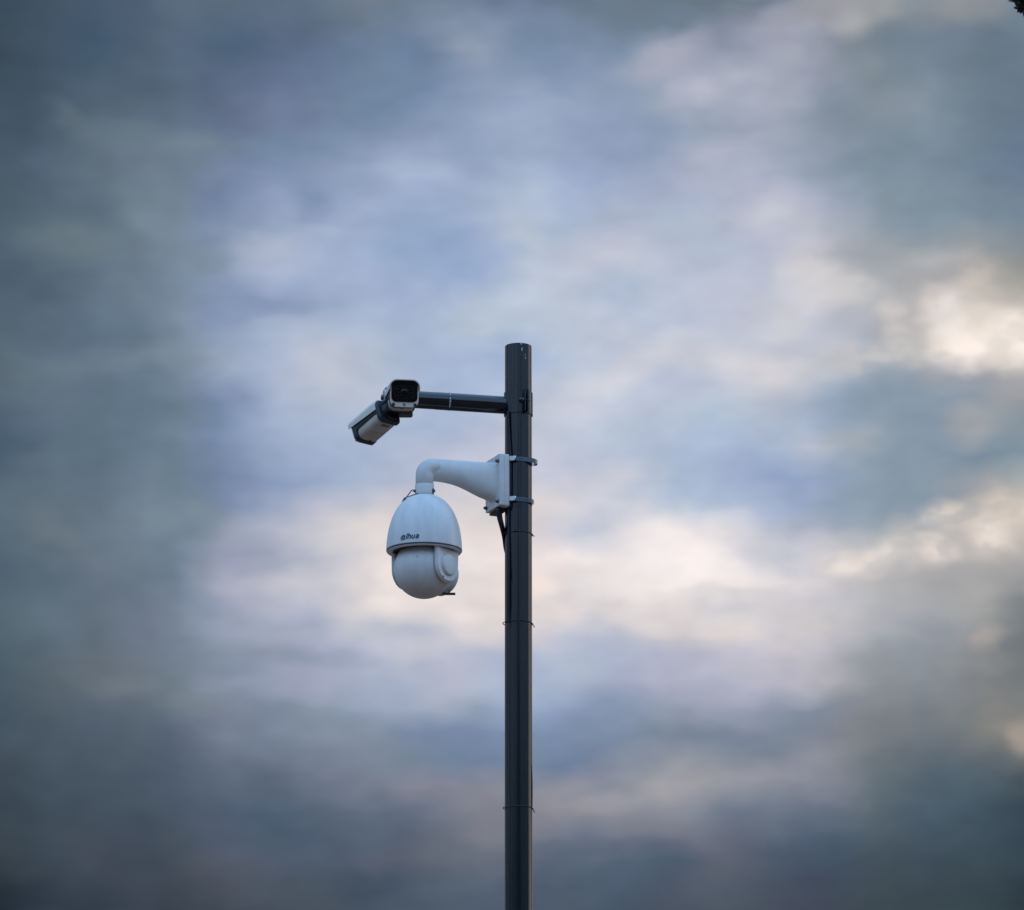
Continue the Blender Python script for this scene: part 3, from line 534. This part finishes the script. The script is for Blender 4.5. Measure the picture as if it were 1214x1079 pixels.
for gl_, adv in (([[(0, 0), (0, 1.25)]], .38), ([[(0, 0), (0, 1.25)], [(0, .62), (.18, .82), (.42, .82), (.52, .62), (.52, 0)]], .88),
                 ([[(0, .84), (0, .22), (.12, .04), (.38, .04), (.52, .2)], [(.52, .84), (.52, 0)]], .88),
                 ([[(.02, .8), (.40, .8), (.54, .62), (.54, 0)], [(.54, .46), (.16, .46), (.02, .26), (.14, .06), (.40, .06), (.54, .2)]], .9)):
    glyph(gl_, .23, x, LZ, LS, hs); x += adv * LS
# tilting head
BE = R(36); ta = Vector((math.cos(BE), -math.sin(BE), 0)); tb = Vector((math.sin(BE), math.cos(BE), 0)); TB = rotM(ta, tb, Vector((0, 0, 1)))
BC = Vector((0, 0, HB - .052)); T0 = Matrix.Translation(BC) @ TB
TX = T0 @ Matrix.Rotation(R(90), 4, 'Y')           # local z -> tilt axis
BR = .0830
pr = []
for k in range(0, 41):
    a = math.asin(.067 / BR) * (1 - 2 * k / 40); pr.append((BR * math.cos(a), -BR * math.sin(a)))
pr = [(.03, pr[0][1] + .0)] + pr + [(.03, pr[-1][1])]
bl = MB().lathe(pr, 96, TX).build('ball', 'whitep', DC)
for s in (-1, 1):
    m = MB(); ol = [(.0490 * math.cos(R(a)), .0490 * math.sin(R(a))) for a in range(-180, 1, 5)] + [(.0490, .048), (-.0490, .048)]
    Y0 = T0 @ rotM(Vector((0, 1, 0)), Vector((1, 0, 0)), Vector((0, 0, 1)))
    yk = MB().prism(ol, s * .0682, s * (.0830 if s > 0 else .0780), Y0, .0055).build('yoke', 'whitep', DC)
    Bz = T0 @ Matrix.Rotation(R(90 * s), 4, 'Y') 
    k0 = .0831 if s > 0 else .0782
    MB().lathe([(.0300, k0 - .0006), (.0300, k0 + .0035), (.0270, k0 + .0070), (.0255, k0 + .0075), (.004, k0 + .0082)], 48, Bz).build('pivot_cap', 'whitep', yk)
    Bq = T0 @ Matrix.Translation((s * (k0 - .0005), -.022, -.036)) @ Matrix.Rotation(R(90 * s), 4, 'Y')
    MB().lathe([(.0028, 0), (.0024, .0012), (.001, .0013)], 12, Bq).build('screw', 'dark', yk)
# lens housing points away from the viewer, low to the right
ld = Vector((.62, .76, -.13)).normalized(); lx = ld.cross(Vector((0, 0, 1))).normalized(); LB = Matrix.Translation(BC) @ rotM(lx, lx.cross(ld) * -1, ld)
MB().lathe([(.052, .052), (.052, .086), (.048, .091), (.042, .092)], 64, LB).build('lens_housing', 'whitep', DC)
MB().lathe([(.040, .0922), (.038, .0945), (.02, .098), (.004, .0985)], 48, LB).build('lens', 'glass', DC)
vz = BC.z - .0605
MB().box((.0625, .044, vz), (.046, .026, .0016), Matrix(), .0008).build('wiper_visor', 'ink', DC)
MB().tube([Vector((.060, .040, vz + .001)), Vector((.052, .034, vz + .022))], .005, 12).build('visor_stay', 'whitep', DC)
# small scuff on the ball
MB().tube([BC + Vector((-.020, -.0785, .019)), BC + Vector((-.0165, -.0798, .0165)), BC + Vector((-.0155, -.0807, .0130))], .0007, 6).build('scuff', 'label', bl)
# safety lanyard and screws on the collar
sf = MB(); sf.tube([(-.0245, -.008, -.020), (-.0315, -.010, -.0175), (-.0350, -.011, -.0185), (-.0455, -.0125, -.0335), (-.0535, -.0130, -.0440)], .0016, 8)
sf.build('lanyard', 'dsteel', DC)
MB().tube([(-.0520, -.0135, -.0405), (-.0570, -.0145, -.0480), (-.0605, -.0150, -.0560)], [.0036, .0030, .0022], 10).build('lanyard_clip', 'dsteel', DC)
MB().tube([(-.0245, -.008, -.020), (-.0300, -.0095, -.020)], .0042, 12).build('lanyard_screw', 'dsteel', DC)
MB().tube([(-.0500, -.0150, -.0400), (-.0400, -.0240, -.0385), (-.0250, -.0330, -.0350), (-.016, -.0330, -.0320)], .0013, 8).build('lanyard_wire', 'dsteel', DC)
MB().tube([(.0225, -.012, -.021), (.0290, -.014, -.021)], .0040, 12).build('screw', 'dsteel', DC)
MB().box((.0245, -.0135, -.0215), (.004, .006, .014), Matrix(), .0008).build('screw_lug', 'dark', DC)

# ------------------------------------------------------------------ hose clamps
def clamp(label, py, tail, g_):
    z = on_pole(py); t = thing('hose_clamp', label, 'hose clamp', (PX, 0, z), g_); t.rotation_euler = (R(-1.0), R(1.2), 0)
    hb = .0060; r0 = PR + .0006
    pth = [(math.sin(R(a)) * r0, -math.cos(R(a)) * r0) for a in range(-55, 281, 5)]
    def band(path, nm, m_='steel'):
        m = MB(); rg = []
        for i, p in enumerate(path):
            a = Vector(path[max(i - 1, 0)]); b = Vector(path[min(i + 1, len(path) - 1)]); tt = (b - a).normalized(); nn = Vector((tt.y, -tt.x)) * .0011
            rg.append([(p[0], p[1], -hb), (p[0] + nn.x, p[1] + nn.y, -hb), (p[0] + nn.x, p[1] + nn.y, hb), (p[0], p[1], hb)])
        return m.loft(rg).build(nm, m_, t)
    band(pth, 'band', 'dsteel')
    # free end: leaves the ring on the near side, runs past the pole and curls back
    r1 = r0 + .0016; tp = [(math.sin(R(a)) * r1, -math.cos(R(a)) * r1) for a in range(-30, 52, 6)]
    c0 = Vector(tp[-1]); d0 = Vector((math.cos(R(51)), math.sin(R(51))))
    if tail > 1:
        tp = tp[:9] + [(.0250, -.0352), (.0330, -.0325), (.0410, -.0275), (.0475, -.0205), (.0515, -.0125), (.0522, -.0045), (.0495, .0020), (.0445, .0050), (.0405, .0048)]
    else:
        tp = tp[:11] + [(.0345, -.0255), (.0390, -.0195), (.0418, -.0120), (.0425, -.0050)]
    k_ = 12; band(tp[:k_ + 1], 'band_overlap', 'dsteel'); band(tp[k_:], 'free_end', 'steel')  # one steel strip, wrapped part darker: its reflections are put into the colour
    # worm-screw housing on the near left
    a = R(-20); c = Vector((math.sin(a), -math.cos(a), 0)); tg = Vector((math.cos(a), math.sin(a), 0)); Bh = Matrix.Translation(c * (r0 + .0065)) @ rotM(tg, -c, Vector((0, 0, 1)))
    MB().box((0, 0, 0), (.020, .011, .0150), Bh, .0035).build('screw_housing', 'steel', t)
    Bw = Bh @ Matrix.Translation((-.018, -.001, 0)) @ Matrix.Rotation(R(90), 4, 'Y')
    MB().lathe([(.0050, 0), (.0055, .0008), (.0055, .0060), (.0042, .0070), (.0042, .011)], 8, Bw).build('worm_screw', 'steel', t)
    for k in range(7):
        a2 = R(4 + k * 6); c2 = Vector((math.sin(a2), -math.cos(a2), 0)); t2 = Vector((math.cos(a2), math.sin(a2), 0)); B4 = Matrix.Translation(c2 * (r1 + .0012)) @ rotM(t2, -c2, Vector((0, 0, 1)))
        MB().box((0, 0, 0), (.0014, .0006, .0070), B4 @ Matrix.Rotation(R(12), 4, 'Y'), .0002).build('band_slot', 'black', t)
GC = 'hose clamps holding the dome bracket'
clamp('upper steel hose clamp with a long curled free end', 549, 2, GC)
clamp('lower steel hose clamp with a short free end', 596.5, 1, GC)

# ------------------------------------------------------------------ cables and binding wires
def pole_pt(px, py, off):  # a point just off the pole's visible skin
    a = math.asin(max(-1, min(1, (px - 614.5) / 16.2))); z = on_pole(py) - SAG * math.cos(a) 
    return Vector((PX + math.sin(a) * (PR + off), -math.cos(a) * (PR + off), z))
def cable(label, pts, r, m='rubber', g_=None, cat='cable', nm='cable'):
    P = [Vector(p) for p in pts]; fine_ = []
    for i in range(len(P) - 1):
        p0, p1, p2, p3 = P[max(i - 1, 0)], P[i], P[i + 1], P[min(i + 2, len(P) - 1)]
        for k in range(8):
            t = k / 8; fine_.append(.5 * ((2 * p1) + (-p0 + p2) * t + (2 * p0 - 5 * p1 + 4 * p2 - p3) * t * t + (-p0 + 3 * p1 - 3 * p2 + p3) * t ** 3))
    fine_.append(P[-1]); base = P[-1].copy(); o = MB().tube([q - base for q in fine_], r, 14).build(nm, m); o.location = base
    return tag(o, label, cat, g_)
GW = 'black cables on the pole'
cable('black cable running down the pole from the arm to the white bracket', [pole_pt(603.5, 488, .004), pole_pt(603.8, 500, .0045), pole_pt(604.6, 520, .005), pole_pt(605.8, 540, .005), pole_pt(605.8, 570, .0045), pole_pt(605.5, 602, .0045)], .0044, g_=GW)
cable('thin black line down the pole below the white bracket', [pole_pt(603.8, 600, .004), pole_pt(603.6, 630, .0032), pole_pt(604.0, 670, .0036), pole_pt(603.6, 705, .0032), pole_pt(603.4, 737, .0010)], .0036, g_=GW)  # dark line on the pole, modelled as a thin black tube
q0 = wb.matrix_world @ Vector((-.004, .022, -PH / 2 - .006))
cable('thick black cable hanging in a bend from the bracket, left of the pole', [q0 + Vector((0, 0, .01)), at(591.0, 603, -.03), at(591.6, 613, -.03), at(594.6, 624, -.022), at(597.8, 637, .004), at(600.0, 652, .022), at(606, 672, .046)], .0062, g_=GW)
cable('second black cable hanging just behind the thick one', [q0 + Vector((.012, 0, .01)), at(593.6, 603, -.02), at(594.0, 613, -.02), at(596.4, 624, -.012), at(599.6, 637, .010), at(602.0, 652, .03), at(608, 672, .048)], .0040, g_=GW)
cable('thin dark wire along the right edge of the lower pole', [pole_pt(629.8, 905, -.0004), pole_pt(630.2, 920, .0006), pole_pt(630.3, 940, .0009), pole_pt(630.2, 957, .0006)], .0010, 'wire', cat='wire', nm='wire')
def tie(label, py, knots, tilt, tail, loose):
    z = on_pole(py); t = thing('binding_wire', label, 'binding wire', (PX, 0, z), 'binding wires around the pole'); t.rotation_euler = (0, R(tilt), 0)
    pts = []
    for k in range(73):
        a = R(-180 + k * 5); d = PR + .0012 + loose * max(0, math.sin(-a)) ** 3
        pts.append((math.sin(a) * d, -math.cos(a) * d, .0006 * math.sin(3 * a)))
    MB().tube(pts, .00125, 8).build('loop', 'wire', t)
    for kx in knots:
        a = math.asin((kx - 614.5) / 16.2); c = Vector((math.sin(a), -math.cos(a), 0)) * (PR + .002)
        MB().tube([c + Vector((-.0035, 0, .0005)), c + Vector((0, -.001, .001)), c + Vector((.0035, 0, -.0004))], [.0014, .0026, .0014], 8).build('knot', 'wire', t)
    c = Vector((PR + .0012, -.006, 0))
    MB().tube([c, c + Vector((.002, -.001, -.005)), c + Vector((.0042, -.002, -.0105 * tail)), c + Vector((.0062, -.002, -.0125 * tail))], .0013, 8).build('loose_end', 'wire', t)
tie('binding wire around the pole just below the white bracket', 634, (611.5,), .6, .5, .006)
tie('binding wire around the pole below the dome camera', 739.5, (604, 619), .8, .9, .004)
tie('lowest binding wire around the pole near the bottom of the picture', 958.5, (), .9, 1.0, .003)

# ------------------------------------------------------------------ tree whose crown tip reaches the top right corner
TX0 = Vector((7.6, 8.0, 0)); rnd = random.Random(11)
tree = thing('tree', 'dark leafy tree at the upper right edge of the picture', 'tree', TX0)
tk = MB().tube([(0, 0, -.1), (.05, .02, 1.5), (-.05, .0, 3.5), (.05, .05, 6.0), (0, 0, 9.0), (.05, 0, 11.8)], [.26, .20, .17, .13, .08, .03], 14).build('trunk', 'bark', tree)
tips = []; lm = MB()
for k in range(46):
    z = 4.2 + 6.8 * (k / 46); a = k * 2.399; r = 3.2 * math.sin(math.pi * min(1, max(.12, (z - 3.2) / 9.6))) ** .7 * rnd.uniform(.8, 1.05)
    e = Vector((math.cos(a) * r, math.sin(a) * r, z + rnd.uniform(.3, 1.1))); s = Vector((0, 0, z - .3)); md = s.lerp(e, .5) + Vector((0, 0, rnd.uniform(.1, .35)))
    lm.tube([s, md, e], [.05, .03, .008], 6); tips += [e, md.lerp(e, .5), md]
# the long low branch towards the picture
wt = at(1206.5, 8, 8.0) - TX0
e0 = wt + Vector((.10, 0, .05)); lm.tube([Vector((0, 0, 7.3)), Vector((e0.x * .5, .1, e0.z + .25)), e0], [.06, .035, .008], 8)
lm.build('branch', 'bark', tree)
lf = MB()
def leaf(c, sz, rn):
    d = Vector((rn.gauss(0, 1), rn.gauss(0, 1), rn.gauss(-.3, .7))).normalized(); s = d.orthogonal().normalized(); s.rotate(Matrix.Rotation(rn.uniform(0, 6.28), 3, d)); u = d.cross(s) * sz * .12
    s = s * sz * .32
    lf.add([c, c + d * sz * .45 + s + u, c + d * sz, c + d * sz * .45 - s + u, c + d * sz * .5], [(0, 1, 4), (1, 2, 4), (2, 3, 4), (3, 0, 4)])
def inframe(p):
    q = p + TX0 - Vector((0, CAM_Y, CAM_Z)); dF = q.y * cp_ + q.z * sp_
    return 607 + FPX * q.x / dF < 1240
for tp_ in tips:
    for _ in range(95):
        c = tp_ + Vector((rnd.gauss(0, .34), rnd.gauss(0, .34), rnd.gauss(0, .26)))
        if not inframe(c): leaf(c, rnd.uniform(.09, .16), rnd)
lf.build('crown', 'leaf', tree, 180)
lf = MB(); r2 = random.Random(4)
for k in range(1500):
    u = r2.random(); a = r2.random() ** 3 * 120; b = r2.random() ** 3 * 100
    c = at(1200 + u * 16 + a, -4 + u * 19 - b, 8.0 + r2.gauss(0, .06)) - TX0
    leaf(c, r2.uniform(.022, .040), r2)
lf.build('branch_leaves', 'leaf', tree, 180)
